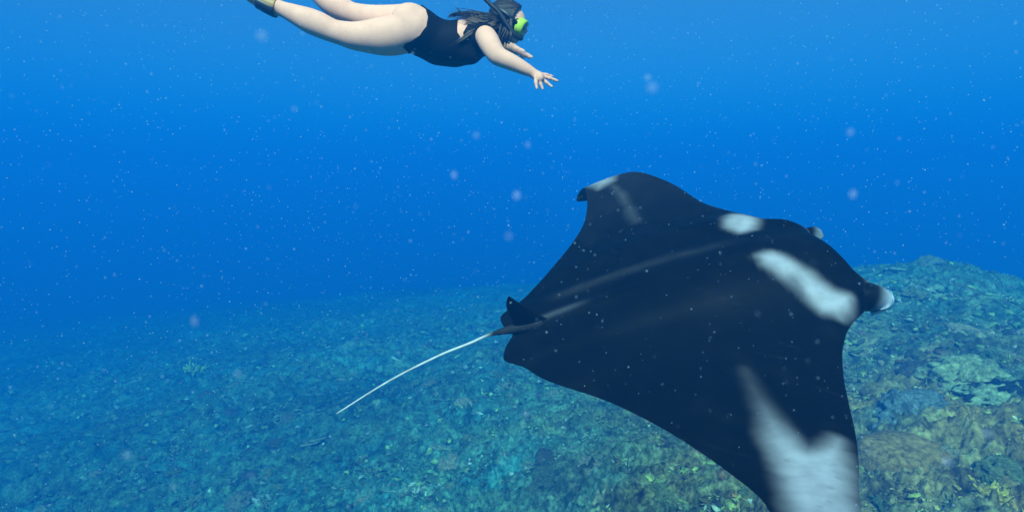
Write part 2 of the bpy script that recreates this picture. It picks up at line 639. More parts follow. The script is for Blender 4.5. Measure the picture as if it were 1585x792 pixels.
KINDS = [('knob', (0.17, 0.18, 0.075), 'knobbly_coral', 'knobbly olive green coral head', 'olive coral heads'),
         ('knob', (0.33, 0.27, 0.15), 'knobbly_coral', 'knobbly sandy tan coral head', 'tan coral heads'),
         ('brain', (0.14, 0.12, 0.065), 'brain_coral', 'grooved brown brain coral dome', 'brown brain corals'),
         ('branch', (0.30, 0.30, 0.15), 'branching_coral', 'pale branching coral thicket', 'pale branching corals'),
         ('branch', (0.13, 0.17, 0.075), 'branching_coral', 'dark green branching coral thicket', 'dark green branching corals'),
         ('table', (0.32, 0.34, 0.19), 'table_coral', 'pale tiered plate coral', 'pale plate corals'),
         ('rock', (0.10, 0.095, 0.075), 'dead_coral_boulder', 'dark dead coral boulder', 'dead coral boulders')]
KW = np.array([.17, .12, .08, .24, .19, .12, .08])
coral_meshes = {}
for ki, (kd, tint, *_r) in enumerate(KINDS):
    coral_meshes[ki] = [coral_variant(kd, 300 + 10 * ki + v, np.array(tint) * s) for v, s in enumerate((.8, 1.0, 1.25))]


def put_coral(me, name, x, y, rad, label, group=None, rz=None, tilt=None, sink=0.10, cat='coral'):
    o = bpy.data.objects.new(name, me)
    COL.objects.link(o)
    if not me.materials:
        me.materials.append(M_CORAL)
    zz = float(floor_z(np.array([x]), np.array([y]))[0])
    o.location = (x * KR, y * KR, (zz - sink * rad) * KR)
    rad = rad * KR
    o.scale = (rad * random.uniform(.85, 1.2), rad * random.uniform(.85, 1.2), rad * random.uniform(.8, 1.15))
    o.rotation_euler = (random.gauss(0, .15), random.gauss(0, .15), random.uniform(0, 6.28) if rz is None else rz) if tilt is None else (*tilt, rz or 0)
    return tag(o, label, cat, group)


rr = np.random.default_rng(55)
placed = []
tries = 0
while len(placed) < 250 and tries < 9000:
    tries += 1
    px, py = rr.uniform(-20, 1605), 425 + 380 * rr.uniform(0, 1) ** 0.8
    # march the view ray down to the floor, so the largest in view are the ones built singly
    d = ray(px, py)
    t = np.linspace(3.5, 26, 200)
    Pr = d[None] * t[:, None]
    hit = np.where(Pr[:, 2] < floor_z(Pr[:, 0], Pr[:, 1]))[0]
    if not len(hit): continue
    x, y = Pr[hit[0], 0], Pr[hit[0], 1]
    rad = float(np.exp(rr.uniform(np.log(.07), np.log(.19))))
    if any((x - a) ** 2 + (y - b) ** 2 < (0.8 * (rad + c)) ** 2 for a, b, c in placed): continue
    placed.append((x, y, rad))
    ki = int(rr.choice(len(KINDS), p=KW))
    kd, tint, nm, label, grp = KINDS[ki]
    vi = int(rr.integers(0, 3))
    size = 'small ' if rad < .10 else 'large ' if rad > .145 else ''
    where = ' on the shallow slope past the manta head' if x > 4.2 else ' below the manta' if x > .6 else ' on the middle reef by the manta tail' if x > -3.2 else ' on the deep side of the reef'
    label = size + ('dull ', '', 'bright ')[vi] + label + where
    put_coral(coral_meshes[ki][vi], nm, x, y, rad, label, grp, cat='rock' if kd == 'rock' else 'coral')


def floor_at(px, py):
    d = ray(px, py)
    t = np.linspace(3.5, 30, 800)
    Pr = d[None] * t[:, None]
    h = np.where(Pr[:, 2] < floor_z(Pr[:, 0], Pr[:, 1]))[0]
    return Pr[h[0] if len(h) else -1]


UNIQ = [('knob', (0.36, 0.37, 0.18), 401, 'lobed_coral', 1492, 588, .36, 'large bright yellow green lobed coral on the slope beside a blackish hollow stand-in'),
        ('knob', (0.38, 0.42, 0.22), 402, 'lobed_coral', 1540, 622, .27, 'smaller bright pale lobed coral just below the large yellow green one'),
        ('brain', (0.34, 0.20, 0.07), 403, 'brain_coral', 1398, 712, .33, 'large orange brown domed coral beside the near wing of the manta'),
        ('rock', (0.035, 0.035, 0.03), 404, 'dead_coral_boulder', 1578, 620, .33, 'large blackish lump standing in for a shaded hollow next to the bright lobed corals'),  # dark lump added where the slope has a shaded hollow
        ('knob', (0.16, 0.20, 0.19), 405, 'knobbly_coral', 1402, 643, .27, 'smooth blue grey coral mound above the orange brown dome'),
        ('branch', (0.55, 0.40, 0.08), 406, 'branching_coral', 1522, 778, .22, 'golden yellow branching coral low on the near slope'),
        ('branch', (0.55, 0.55, 0.10), 407, 'branching_coral', 301, 578, .38, 'bright yellow branching coral standing alone on the deep side of the reef'),
        ('knob', (0.20, 0.23, 0.14), 408, 'knobbly_coral', 1440, 411, .22, 'broad pale knobbly coral crowning the top of the reef mound'),
        ('table', (0.30, 0.33, 0.20), 409, 'table_coral', 1384, 420, .2, 'thin plate coral jutting out beside the mound top coral'),
        ('brain', (0.11, 0.085, 0.06), 410, 'brain_coral', 1432, 585, .24, 'dark brown domed coral next to the large yellow green lobed coral')]
for kd, tint, sd, nm, px, py, rad, label in UNIQ:
    p = floor_at(px, py)
    put_coral(coral_variant(kd, sd, tint), nm, p[0], p[1], rad, label, cat='rock' if kd == 'rock' else 'coral')

# ------------------------------------------------------------------ manta ray
MP = [0.6848, 2.5995, -0.449, -0.0516, 0.2362, 0.5872, 1.4, 0.0427, -0.3662, 0.1337, 0.1674, 0.0977, -0.1187, 1.0621, -0.46, -0.4288, 0.2503]
S_LE = np.array([[0.0, 0.515], [0.08, 0.512], [0.15, 0.500], [0.19, 0.462], [0.23, 0.408], [0.3, 0.347], [0.4, 0.279], [0.5, 0.218], [0.6, 0.153], [0.7, 0.074], [0.8, -0.018], [0.86, -0.072], [0.90, -0.105], [0.935, -0.145], [0.955, -0.195]])
S_TE = np.array([[0.0, -0.501], [0.06, -0.532], [0.1, -0.53], [0.14, -0.47], [0.2, -0.41], [0.3, -0.332], [0.4, -0.265], [0.5, -0.219], [0.6, -0.195], [0.7, -0.190], [0.8, -0.204], [0.86, -0.232], [0.90, -0.252], [0.935, -0.250], [0.955, -0.212]])
HEAD_TURN = 0.22
MPOS, MR = np.array(MP[:3]), MP[6]


def manta_rot():
    y, p, r = MP[3:6]
    cy, sy, c2, s2, c3, s3 = math.cos(y), math.sin(y), math.cos(p), math.sin(p), math.cos(r), math.sin(r)
    return np.array([[cy, -sy, 0], [sy, cy, 0], [0, 0, 1]]) @ np.array([[c2, 0, -s2], [0, 1, 0], [s2, 0, c2]]) @ np.array([[1, 0, 0], [0, c3, -s3], [0, s3, c3]])


MROT = manta_rot()


def interp_smooth(s, tab):
    """piecewise cubic (Catmull-Rom style, monotone knots) through a table"""
    k = tab[:, 0]
    m = np.gradient(tab[:, 1], k)
    i = np.clip(np.searchsorted(k, s, side='right') - 1, 0, len(k) - 2)
    h = k[i + 1] - k[i]
    t = (s - k[i]) / h
    a, b = tab[i, 1], tab[i + 1, 1]
    return (2 * t ** 3 - 3 * t ** 2 + 1) * a + (t ** 3 - 2 * t ** 2 + t) * h * m[i] + (-2 * t ** 3 + 3 * t ** 2) * b + (t ** 3 - t ** 2) * h * m[i + 1]


def manta_local(sg, x, z):
    """plan coordinates (signed span, chord x, height over the wing sheet) to the flexed local shape"""
    sg, x, z = np.broadcast_arrays(np.asarray(sg, float), np.asarray(x, float), np.asarray(z, float))
    out = np.zeros(sg.shape + (3,))
    tt = np.linspace(0, 1, 401)
    for side in (1, -1):
        f0, f1, f2, tw, sw = MP[7:12] if side > 0 else MP[12:17]
        f0 = f0 * 1.0
        ph = f0 * smooth(0, .12, tt) + f1 * tt + f2 * tt * tt + (0.18 * smooth(.50, .60, tt) * smooth(.80, .70, tt) - 0.9 * smooth(.70, .92, tt) if side > 0 else 0)   # far tip droops
        pm = (ph[1:] + ph[:-1]) / 2
        Yc = np.concatenate([[0], np.cumsum(np.cos(pm))]) / 400
        Zc = np.concatenate([[0], np.cumsum(np.sin(pm))]) / 400
        msk = (sg >= 0) if side > 0 else (sg < 0)
        s = np.abs(sg[msk])
        p = np.interp(s, tt, ph)
        yy = np.interp(s, tt, Yc) - np.sin(p) * z[msk]
        zz = np.interp(s, tt, Zc) + np.cos(p) * z[msk] + tw * s * s * x[msk]
        out[msk] = np.stack([x[msk] + sw * s * s, side * yy, zz], -1)
    return out


def manta_world(L):
    return MPOS + MR * (L @ MROT.T)


def manta_sheet(sg, u, top):
    """point of the upper or lower skin: sg signed span -1..1, u 0 (leading edge) .. 1 (trailing edge)"""
    s = np.abs(sg)
    a, b = interp_smooth(s, S_LE), interp_smooth(s, S_TE)
    x = a + (b - a) * u
    blunt = 0.5 - 0.14 * np.exp(-(s / .17) ** 4)
    prof = u ** blunt * (1 - u)
    um = blunt / (1 + blunt)
    prof = prof / (um ** blunt * (1 - um))
    tipf = np.sqrt(np.clip(1 - (s / .957) ** 4, 0, 1))
    if top:
        t = (0.010 + 0.048 * np.exp(-(s / .15) ** 2) + 0.050 * np.exp(-(s / .36) ** 2)) * tipf
        z = t * prof
        z = z + 0.012 * np.exp(-(s / .026) ** 2) * smooth(.45, .8, u) * smooth(1.0, .9, u)          # spine ridge to the tail
        z = z + 0.006 * (sg > 0) * np.exp(-((s - .15 + .06 * u) / .016) ** 2) * smooth(.35, .5, u) * smooth(.95, .8, u)  # crease where wing meets body
        z = z + 0.016 * np.exp(-((s - .175) / .035) ** 2 - ((u - .045) / .05) ** 2)                  # brow over the eye
    else:
        t = (0.007 + 0.055 * np.exp(-(s / .17) ** 2) + 0.025 * np.exp(-(s / .4) ** 2)) * tipf
        z = -t * prof
    x = x - .034 * np.exp(-((sg + .21) / .085) ** 2) * u ** 2                                        # fuller rear edge of the near wing
    x = x - .030 * np.exp(-((sg - .43) / .11) ** 2) * (1 - u) ** 2                                   # far wing bows in behind the shoulder
    if top: z = z + .020 * np.exp(-((sg - .24) / .06) ** 2) * prof                                    # raised far shoulder
    x = x - HEAD_TURN * sg * np.exp(-(s / .21) ** 4) * (1 - u) ** 4                                  # head turned a little to its left
    x = x - 0.05 * np.exp(-(s / .11) ** 6) * np.exp(-(u / .02) ** 2)                                 # mouth slot
    return x, z


def poly_dist(P, poly):
    """signed distance in the plane, negative inside"""
    poly = np.asarray(poly, float)
    n = len(poly)
    d = np.full(len(P), 1e9)
    inside = np.zeros(len(P), bool)
    for i in range(n):
        a, b = poly[i], poly[(i + 1) % n]
        ab = b - a
        t = np.clip(((P - a) @ ab) / (ab @ ab), 0, 1)
        d = np.minimum(d, np.hypot(*(P - a - t[:, None] * ab).T))
        c = ((a[1] > P[:, 1]) != (b[1] > P[:, 1]))
        xx = a[0] + (P[:, 1] - a[1]) / (b[1] - a[1] + 1e-12) * ab[0]
        inside ^= c & (P[:, 0] < xx)
    return np.where(inside, -d, d)


# white markings in plan coordinates (span, chord)
NEAR_SHOULDER = [(-.012, .262), (-.005, .300), (-.045, .338), (-.098, .372), (-.155, .398), (-.190, .428), (-.215, .412), (-.232, .380), (-.213, .342), (-.155, .318), (-.10, .294), (-.045, .266)]
FAR_SHOULDER = [(.275, .262), (.295, .289), (.290, .325), (.235, .340), (.150, .312), (.145, .265), (.193, .245)]
FAR_TIP = [(.79, -.185), (.90, -.215), (.94, -.19), (.925, -.15), (.87, -.100), (.80, -.058), (.735, -.075), (.72, -.135)]
FAR_STREAK = [(.72, -.088), (.627, -.04), (.5, -.019), (.40, -.016), (.40, -.034), (.535, -.05)]
NEAR_TIP = [(-.355, .060), (-.43, .046), (-.527, .020), (-.613, .000), (-.665, -.004), (-.662, .03), (-.640, .072), (-.630, .092), (-.69, .052), (-.807, -.042), (-.867, -.098), (-.94, -.19), (-.855, -.19), (-.745, -.126), (-.633, -.058), (-.52, .006)]
MARKS = [(NEAR_SHOULDER, 1, .026, 1.), (FAR_SHOULDER, 1, .03, .9), (FAR_TIP, 1, .035, .85), (FAR_STREAK, 1, .035, .16), (NEAR_TIP, 1, .034, 1.02)]


def build_manta():
    root = empty('manta_ray', MPOS)
    NS, NU = 521, 90
    sg = np.sin(np.linspace(-1, 1, NS) * math.pi / 2 * .985) / math.sin(math.pi / 2 * .985)
    sg = (0.45 * sg + 0.55 * np.linspace(-1, 1, NS)) * .955
    u = (1 - np.cos(np.linspace(0, 1, NU) * math.pi)) / 2
    u = u ** 1.25
    SGt, Ut = np.meshgrid(sg, u, indexing='ij')
    xt, zt = manta_sheet(SGt, Ut, True)
    xb, zb = manta_sheet(SGt, Ut, False)
    # ring: upper skin from leading to trailing edge, lower skin back
    SG = np.concatenate([SGt, SGt[:, -2:0:-1]], 1)
    X = np.concatenate([xt, xb[:, -2:0:-1]], 1)
    Zz = np.concatenate([zt, zb[:, -2:0:-1]], 1)
    top = np.concatenate([np.ones_like(SGt), np.zeros_like(SGt[:, -2:0:-1])], 1).ravel() > .5
    m = X.shape[1]
    L = manta_local(SG, X, Zz).reshape(-1, 3)
    i = np.arange(NS - 1)[:, None] * m
    j = np.arange(m)[None]
    k = (j + 1) % m
    Q = np.stack([i + j, i + k, i + k + m, i + j + m], -1).reshape(-1, 4)
    # pigment by place on the skin
    s, x = SG.ravel(), X.ravel()
    D = np.stack([s, x], -1)
    N3 = np.stack([s * 9, x * 9, top * 3.0], -1)
    nz = fbm(N3, 3, 61)
    n2 = fbm(np.stack([s * 60, x * 26, top * 3.0], -1), 2, 67)
    black = np.array([0.0030, 0.0034, 0.0046]) * (1 + .25 * nz)[:, None]
    col = black.copy()
    white = np.array([0.37, 0.37, 0.41])
    mark = np.zeros(len(s))
    for poly, side, soft, gain in MARKS:
        Pm = D * [side, 1]
        d = poly_dist(Pm, poly) + .014 * nz + .002 * n2
        mark = np.maximum(mark, gain * smooth(soft, -soft, d))
    # the wing blaze starts faint and strengthens towards the tip
    mark *= np.where((s < -.3) & top, .16 + .84 * smooth(.40, .72, -s + .25 * np.clip(-x, -.1, .2)), 1)
    # freckles on the white
    fre = smooth(.52, .70, vnoise(N3 * 7.5, 71))
    mark = mark * (1 - .18 * fre) * (.9 + .08 * n2)
    mark *= 1 - .55 * np.exp(-((s + .125) / .05) ** 2 - ((x - .318) / .018) ** 2)     # dark smudge in the near blaze
    mark *= top
    # sheen painted in as grey along flank crease and far wing; old scratches, mottling
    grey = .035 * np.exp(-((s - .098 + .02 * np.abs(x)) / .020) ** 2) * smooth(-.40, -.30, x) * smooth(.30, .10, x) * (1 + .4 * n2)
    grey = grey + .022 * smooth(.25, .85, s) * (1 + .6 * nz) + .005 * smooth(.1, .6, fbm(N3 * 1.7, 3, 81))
    rs = np.random.default_rng(3)
    for k in range(16):
        c0, th_, ln = np.array([rs.uniform(-.75, .75), rs.uniform(-.3, .38)]), rs.uniform(0, 3.14), rs.uniform(.02, .09)
        dv = np.array([math.cos(th_), math.sin(th_)])
        rel = D - c0
        along, across = rel @ dv, rel @ np.array([-dv[1], dv[0]]) + .25 * (rel @ dv) ** 2
        grey = grey + .016 * np.exp(-(across / .0022) ** 2) * smooth(ln, ln * .6, np.abs(along))
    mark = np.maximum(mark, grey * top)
    UU = np.concatenate([Ut, Ut[:, -2:0:-1]], 1).ravel()
    front = .45 * np.exp(-((UU - .012) / .010) ** 2) * (np.abs(s) < .17) * (.7 + .6 * nz)      # pale upper lip, with glints along its edge painted in
    mark = np.maximum(mark, front * top)
    # painted highlight: pale streak for light caught on the spine ridge towards the tail
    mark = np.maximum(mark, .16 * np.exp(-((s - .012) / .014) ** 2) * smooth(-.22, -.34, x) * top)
    # pale belly and pale front lip
    belly = (~top) * smooth(.0, .03, interp_smooth(np.abs(s), S_LE) - x) * (.9 - .8 * smooth(.45, .8, np.abs(s)))
    lip = np.exp(-((interp_smooth(np.abs(s), S_LE) - x) / .012) ** 2) * (s > .13) * (s < .2) * .8
    mark = np.clip(np.maximum(np.maximum(mark, belly), lip), 0, 1)
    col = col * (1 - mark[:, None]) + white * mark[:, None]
    g = Geo()
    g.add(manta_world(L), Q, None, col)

    # dorsal fin at the tail base
    n, h = 14, 12
    V = []
    for a in range(h):
        q = a / (h - 1)
        x0, x1 = -.362 - .112 * q ** .8, -.490 - .008 * q + .02 * q ** 6
        c = np.linspace(0, 1, n)
        th = .010 * (1 - .75 * q) * np.sqrt(np.clip(c * (1 - c) * 4, 0, 1))
        zb_ = 0.020 + .142 * q
        rowz = np.full(n, zb_)
        if a == h - 1: th = th * 0
        V.append(np.concatenate([np.stack([x0 + (x1 - x0) * c, th, rowz], -1), np.stack([x0 + (x1 - x0) * c, -th, rowz], -1)[::-1]]))
    m2 = 2 * n
    V = np.concatenate(V)
    i = np.arange(h - 1)[:, None] * m2
    j = np.arange(m2)[None]
    k = (j + 1) % m2
    g.add(manta_world(V), np.stack([i + j, i + k, i + k + m2, i + j + m2], -1).reshape(-1, 4), None, (.004, .0045, .006))

    # whip tail: starts inside the body, ends where the photograph shows its tip
    b0 = manta_world(np.array([-.40, 0, .024]))
    b1 = manta_world(np.array([-.51, 0, .026]))
    yb = b1[1]
    pts = [b0, b1, at_y(757, 518, yb + .01), at_y(727, 531, yb + .03), at_y(682, 549, yb + .06), at_y(621, 579, yb + .10), at_y(576, 605, yb + .13), at_y(521, 640, yb + .17)]
    path = spline(pts, 70)
    q = np.linspace(0, 1, 70)
    rad = .019 * (1 - smooth(0, .32, q)) + .0078 * (1 - .55 * q)
    V, Qd, Tr = tube(path, rad, sides=10)
    c = np.array([.02, .021, .024]) * (1 - smooth(.24, .36, q))[:, None] + np.array([.52, .52, .52]) * smooth(.24, .36, q)[:, None]
    c = np.repeat(c, 10, 0) * (1 + .25 * vnoise(V[:-2] * 40, 5))[:, None]
    # the underside flank of the tail stays dark
    g.add(V, Qd, Tr, np.vstack([c, c[:1], c[-1:]]))

    # pelvic fins: small lobes under the tail base
    for side in (1, -1):
        tl = -.535 if side < 0 else -.50
        pth = spline([[-.42, side * .05, -.012], [-.49, side * .070, -.014], [tl, side * .080, -.016]], 14)
        V, Qd, Tr = tube(manta_world(pth), MR * np.array([.03] * 2 + list(.034 * np.sqrt(1 - np.linspace(0, .97, 12) ** 2))), MR * np.linspace(.012, .003, 14), sides=10, up=MROT[:, 2])
        g.add(V, Qd, Tr, (.004, .0045, .006))

    # cephalic fins: flat paddles rolled forward from the corners of the head
    for side in (1, -1):
        if side < 0:
            pth = spline([[.38, -.115, .014], [.46, -.140, .008], [.512, -.158, -.004], [.540, -.165, -.020], [.545, -.163, -.048], [.530, -.157, -.078]], 30)
        else:
            pth = spline([[.42, .140, -.022], [.46, .150, -.024], [.488, .156, -.028], [.504, .156, -.040], [.506, .150, -.056], [.494, .144, -.070]], 30)
        q = np.linspace(0, 1, 30)
        wid = .010 + .036 * np.sin(np.clip(q * 1.1, 0, 1) * math.pi) ** 1.2
        wid[-4:] *= [.9, .75, .5, .2]
        th = (.055 if side < 0 else .014) * (1 - q) ** 1.1 + .006
        upv = np.array([[-.9, 0, .5]]) * q[:, None] + np.array([[0, 0, 1.]]) * (1 - q[:, None])
        V, Qd, Tr = tube(pth, th, wid, sides=14, up=upv)
        pale = smooth(.40, .60, q) if side < 0 else .35 * smooth(.38, .5, q)
        c = np.array([.004, .0045, .006]) * (1 - pale)[:, None] + np.array([.38, .46, .56]) * pale[:, None]
        c = np.repeat(c, 14, 0)
        g.add(manta_world(V), Qd, Tr, np.vstack([c, c[:1], c[-1:]]))
    body = obj('body', g.mesh('manta_body'), M_MANTA, root)

    # eyes on the sides of the head
    V, T = ico(3)
    for side in (1, -1):
        c = np.array([.455, side * .180, -.014])
        e = Geo()
        e.add(manta_world(c + V * [.020, .012, .016]), None, T)
        obj('eye', e.mesh('manta_eye'), M_EYE, root)
    tag(root, 'large black manta ray with white shoulder blazes gliding over the reef', 'manta ray')
    return root


build_manta()

# ------------------------------------------------------------------ person: one skin grown round a posed skeleton
PD = 3.7                                                # metres ahead of the camera
PX = PD / F                                             # metres per photo pixel there


def pj(px, py, dy=0.0):
    return at_y(px, py, PD + dy)


class Field:
    """signed distance field of rounded cones blended into one body"""
    def __init__(self, lo, hi, h):
        self.lo, self.h = np.array(lo, float), h
        self.shape = tuple(np.ceil((np.array(hi) - lo) / h).astype(int) + 1)
        self.f = np.full(self.shape, 1.0, np.float32)
        self.id = np.zeros(self.shape, np.int8)

    def cone(self, a, b, ra, rb, k=0.03, part=0, wide=1.0):
        """rounded cone from a to b; 'wide' stretches it across the body (world Y)"""
        a, b = np.array(a, float), np.array(b, float)
        sc = np.array([1.0, 1.0 / wide, 1.0])
        pad = max(ra, rb) * max(1, wide) + k + 2 * self.h
        i0 = np.maximum(np.floor((np.minimum(a, b) - pad - self.lo) / self.h).astype(int), 0)
        i1 = np.minimum(np.ceil((np.maximum(a, b) + pad - self.lo) / self.h).astype(int) + 1, self.shape)
        if (i1 <= i0).any(): return
        sl = tuple(slice(p, q) for p, q in zip(i0, i1))
        ax = [self.lo[d] + self.h * np.arange(i0[d], i1[d]) for d in range(3)]
        P = np.stack(np.meshgrid(*ax, indexing='ij'), -1)
        mid = (a + b) / 2
        Ps, As, Bs = (P - mid) * sc, (a - mid) * sc, (b - mid) * sc
        ab = Bs - As
        t = np.clip(((Ps - As) @ ab) / (ab @ ab + 1e-9), 0, 1)
        d = np.linalg.norm(Ps - As - t[..., None] * ab, axis=-1) - (ra + (rb - ra) * t)
        old = self.f[sl]
        h = np.maximum(k - np.abs(old - d), 0) / k
        self.id[sl] = np.where(d < old, part, self.id[sl])
        self.f[sl] = np.minimum(old, d) - h * h * k * 0.25

    def chain(self, pts, rads, k=0.03, part=0, wide=1.0):
        if len(pts) > 3:                                 # smooth limbs: resample through a spline
            m = 4 * (len(pts) - 1) + 1
            S = spline(np.column_stack([np.array(pts), np.array(rads)]), m)
            pts, rads = S[:, :3], S[:, 3]
            k = min(k, .02)
        for i in range(len(pts) - 1):
            self.cone(pts[i], pts[i + 1], rads[i], rads[i + 1], k, part, wide)

    def surface(self):
        """surface nets: one vertex in every cell the skin passes through"""
        f = self.f
        n = np.array(f.shape)
        inside = f < 0
        c = [(a, b, d) for a in (0, 1) for b in (0, 1) for d in (0, 1)]
        sub = lambda A, o: A[o[0]:n[0] - 1 + o[0], o[1]:n[1] - 1 + o[1], o[2]:n[2] - 1 + o[2]]
        cnt = sum(sub(inside, o).astype(np.int8) for o in c)
        cell = (cnt > 0) & (cnt < 8)
        idx = np.full(cell.shape, -1, np.int32)
        I = np.argwhere(cell)
        idx[cell] = np.arange(len(I))
        acc, num = np.zeros((len(I), 3)), np.zeros(len(I))
        edges = [(p, q) for p in c for q in c if sum(q) - sum(p) == 1 and all(y >= x for x, y in zip(p, q))]
        for p, q in edges:
            fa = f[tuple((I + p).T)]
            fb = f[tuple((I + q).T)]
            m = (fa < 0) != (fb < 0)
            t = fa[m] / (fa[m] - fb[m])
            acc[m] += np.array(p) + t[:, None] * (np.array(q) - np.array(p))
            num[m] += 1
        V = self.lo + self.h * (I + acc / num[:, None])
        part = self.id[tuple(I.T)]
        Qs = []
        for ax in range(3):
            u, v = (ax + 1) % 3, (ax + 2) % 3
            e = np.eye(3, dtype=int)
            lo_ = [slice(None)] * 3
            hi_ = [slice(None)] * 3
            lo_[ax], hi_[ax] = slice(0, -1), slice(1, None)
            A, B = inside[tuple(lo_)], inside[tuple(hi_)]
            for flip in (False, True):
                J = np.argwhere((B & ~A) if flip else (A & ~B))
                J = J[(J[:, u] > 0) & (J[:, v] > 0) & (J[:, u] < n[u] - 1) & (J[:, v] < n[v] - 1)]
                q = np.stack([idx[tuple((J - e[u] - e[v]).T)], idx[tuple((J - e[v]).T)], idx[tuple(J.T)], idx[tuple((J - e[u]).T)]], -1)
                Qs.append(q[:, ::-1] if flip else q)
        Q = np.concatenate(Qs)
        Q = Q[(Q >= 0).all(1)]
        return V, Q, part


def relax(V, Q, n, w=0.5):
    E = np.concatenate([Q[:, [0, 1]], Q[:, [1, 2]], Q[:, [2, 3]], Q[:, [3, 0]]])
    E = np.concatenate([E, E[:, ::-1]])
    deg = np.bincount(E[:, 0], minlength=len(V))[:, None]
    for k in range(n):
        S = np.stack([np.bincount(E[:, 0], V[E[:, 1], d], len(V)) for d in range(3)], -1)
        V = V + (S / np.maximum(deg, 1) - V) * (w if k % 2 == 0 else -w * .95)
    return V


def vert_normals(V, Q):
    N = np.zeros_like(V)
    fn = np.cross(V[Q[:, 2]] - V[Q[:, 0]], V[Q[:, 3]] - V[Q[:, 1]])
    for c in range(4):
        for d in range(3):
            N[:, d] += np.bincount(Q[:, c], fn[:, d], len(V))
    return N / (np.linalg.norm(N, axis=1)[:, None] + 1e-12)


TORSO, LEGS, ARMS, HEAD = 1, 2, 3, 4


def build_person():
    root = empty('person', pj(645, 50))
    fld = Field((-1.75, 3.15, .42), (.42, 4.35, 1.80), 0.0056)
    p = lambda x, y, d=0.0: pj(x, y, d)
    # trunk: hips, waist, ribcage, bust, shoulder girdle
    fld.chain([p(640, 46), p(668, 60), p(692, 66), p(716, 66), p(742, 60)], [.118, .112, .104, .112, .088], .05, TORSO, 1.32)
    for d in (-.095, .095):
        fld.cone(p(634, 38, d), p(646, 44, d), .112, .108, .05, LEGS)           # buttocks and hips
        fld.cone(p(722, 82, d * .85), p(729, 84, d * .85), .056, .050, .035, TORSO)   # bust
    fld.cone(p(678, 78, 0), p(700, 80, 0), .070, .070, .05, TORSO, 1.5)          # belly
    fld.cone(p(750, 58, -.15), p(752, 50, .16), .062, .062, .05, TORSO)          # shoulders
    # neck and head
    fld.cone(p(756, 52), p(781, 40), .055, .052, .035, HEAD)
    hc = p(786, 28)
    fld.cone(p(783, 26), p(789, 30), .086, .084, .03, HEAD, .88)                 # skull
    fld.cone(p(797, 38), p(798, 48), .060, .048, .03, HEAD, .95)                 # face
    fld.cone(p(799, 56), p(796, 58), .030, .034, .03, HEAD, 1.1)                 # jaw and chin
    fld.cone(p(808, 40), p(813, 48), .010, .015, .012, HEAD)                     # nose
    fld.cone(p(808, 54), p(809, 55), .012, .012, .010, HEAD, 1.6)                # lips
    # near leg
    fld.chain([p(640, 47, -.10), p(612, 55, -.10), p(588, 57, -.10), p(552, 56.5, -.10), p(530, 52, -.10), p(514, 48, -.10)],
              [.102, .100, .093, .071, .058, .052], .04, LEGS)
    fld.chain([p(514, 48, -.10), p(497, 40, -.10), p(478, 32, -.10), p(455, 22, -.10), p(438, 15, -.10), p(428, 11, -.10)],
              [.054, .060, .060, .045, .033, .030], .03, LEGS)
    fld.chain([p(428, 11, -.10), p(414, 7, -.10), p(392, -4, -.10), p(376, -14, -.10)], [.032, .036, .030, .018], .02, LEGS, 1.15)
    # far leg, knee bent so the shin leaves the frame
    fld.chain([p(638, 36, .10), p(605, 34, .11), p(575, 29, .12), p(540, 20, .13)], [.100, .088, .070, .054], .04, LEGS)
    fld.chain([p(540, 20, .13), p(518, 8, .14), p(498, -8, .15), p(470, -34, .16), p(452, -50, .16)], [.060, .066, .058, .040, .032], .03, LEGS)
    fld.chain([p(452, -50, .16), p(436, -62, .16), p(414, -76, .16)], [.033, .036, .018], .02, LEGS, 1.15)
    # near arm: shoulder, elbow, wrist
    fld.chain([p(752, 56, -.19), p(758, 68, -.22), p(765, 80, -.245), p(771, 88, -.255)], [.051, .050, .044, .039], .025, ARMS)
    fld.chain([p(771, 88, -.255), p(786, 94, -.26), p(803, 102, -.26), p(823, 112, -.26)], [.039, .037, .031, .022], .02, ARMS)
    # far arm
    fld.chain([p(754, 48, .19), p(764, 60, .25), p(775, 66, .30)], [.052, .046, .040], .025, ARMS)
    fld.chain([p(775, 66, .30), p(787, 71, .30), p(799, 78, .30)], [.040, .033, .024], .02, ARMS)
    # near hand: palm, then five fingers of unequal length
    y0 = -.26
    fld.cone(p(823, 112, y0), p(834, 118.5, y0), .023, .025, .012, ARMS)
    fld.cone(p(828, 116, y0), p(836, 121, y0 - .01), .022, .022, .012, ARMS)
    fld.cone(p(833, 115, y0 + .02), p(840, 119, y0 + .02), .018, .017, .012, ARMS)
    fingers = [([(829, 119), (829.5, 128), (831, 137)], .0105, -.020), ([(834, 121), (837, 130), (840, 138)], .0100, -.010),
               ([(838, 121), (846, 128), (854.5, 134.5)], .0098, 0), ([(840, 118), (851, 121), (863, 125.5)], .0098, .012), ([(836, 114), (846, 116), (855.5, 118.5)], .0092, .030)]
    for pts, r0, dz in fingers:
        q = [p(x, y, y0 + dz * (1 + .3 * i)) for i, (x, y) in enumerate(pts)]
        fld.chain(q, [r0, r0 * .95, r0 * .75], .006, ARMS)
    # far hand: flat, fingers together, thumb apart
    y1 = .30
    fld.cone(p(799, 78, y1), p(808, 82, y1), .022, .024, .012, ARMS, 1.2)
    for i, (x, y) in enumerate([(820, 90), (823.5, 89), (823, 87), (819, 84.5)]):
        fld.chain([p(808, 83.5 - i * .9, y1 - .02 + i * .014), p(814, 86.5 - i * .9, y1 - .02 + i * .014), p(x, y, y1 - .02 + i * .014)], [.010, .0095, .007], .006, ARMS)
    fld.chain([p(803, 81, y1 - .02), p(807, 87, y1 - .03), p(811, 90, y1 - .035)], [.0115, .010, .0075], .006, ARMS)

    V, Q, part = fld.surface()
    V = relax(V, Q, 4)
    N = vert_normals(V, Q)
    body = obj('body', make_mesh('body', V, Q), M_SKIN, root)

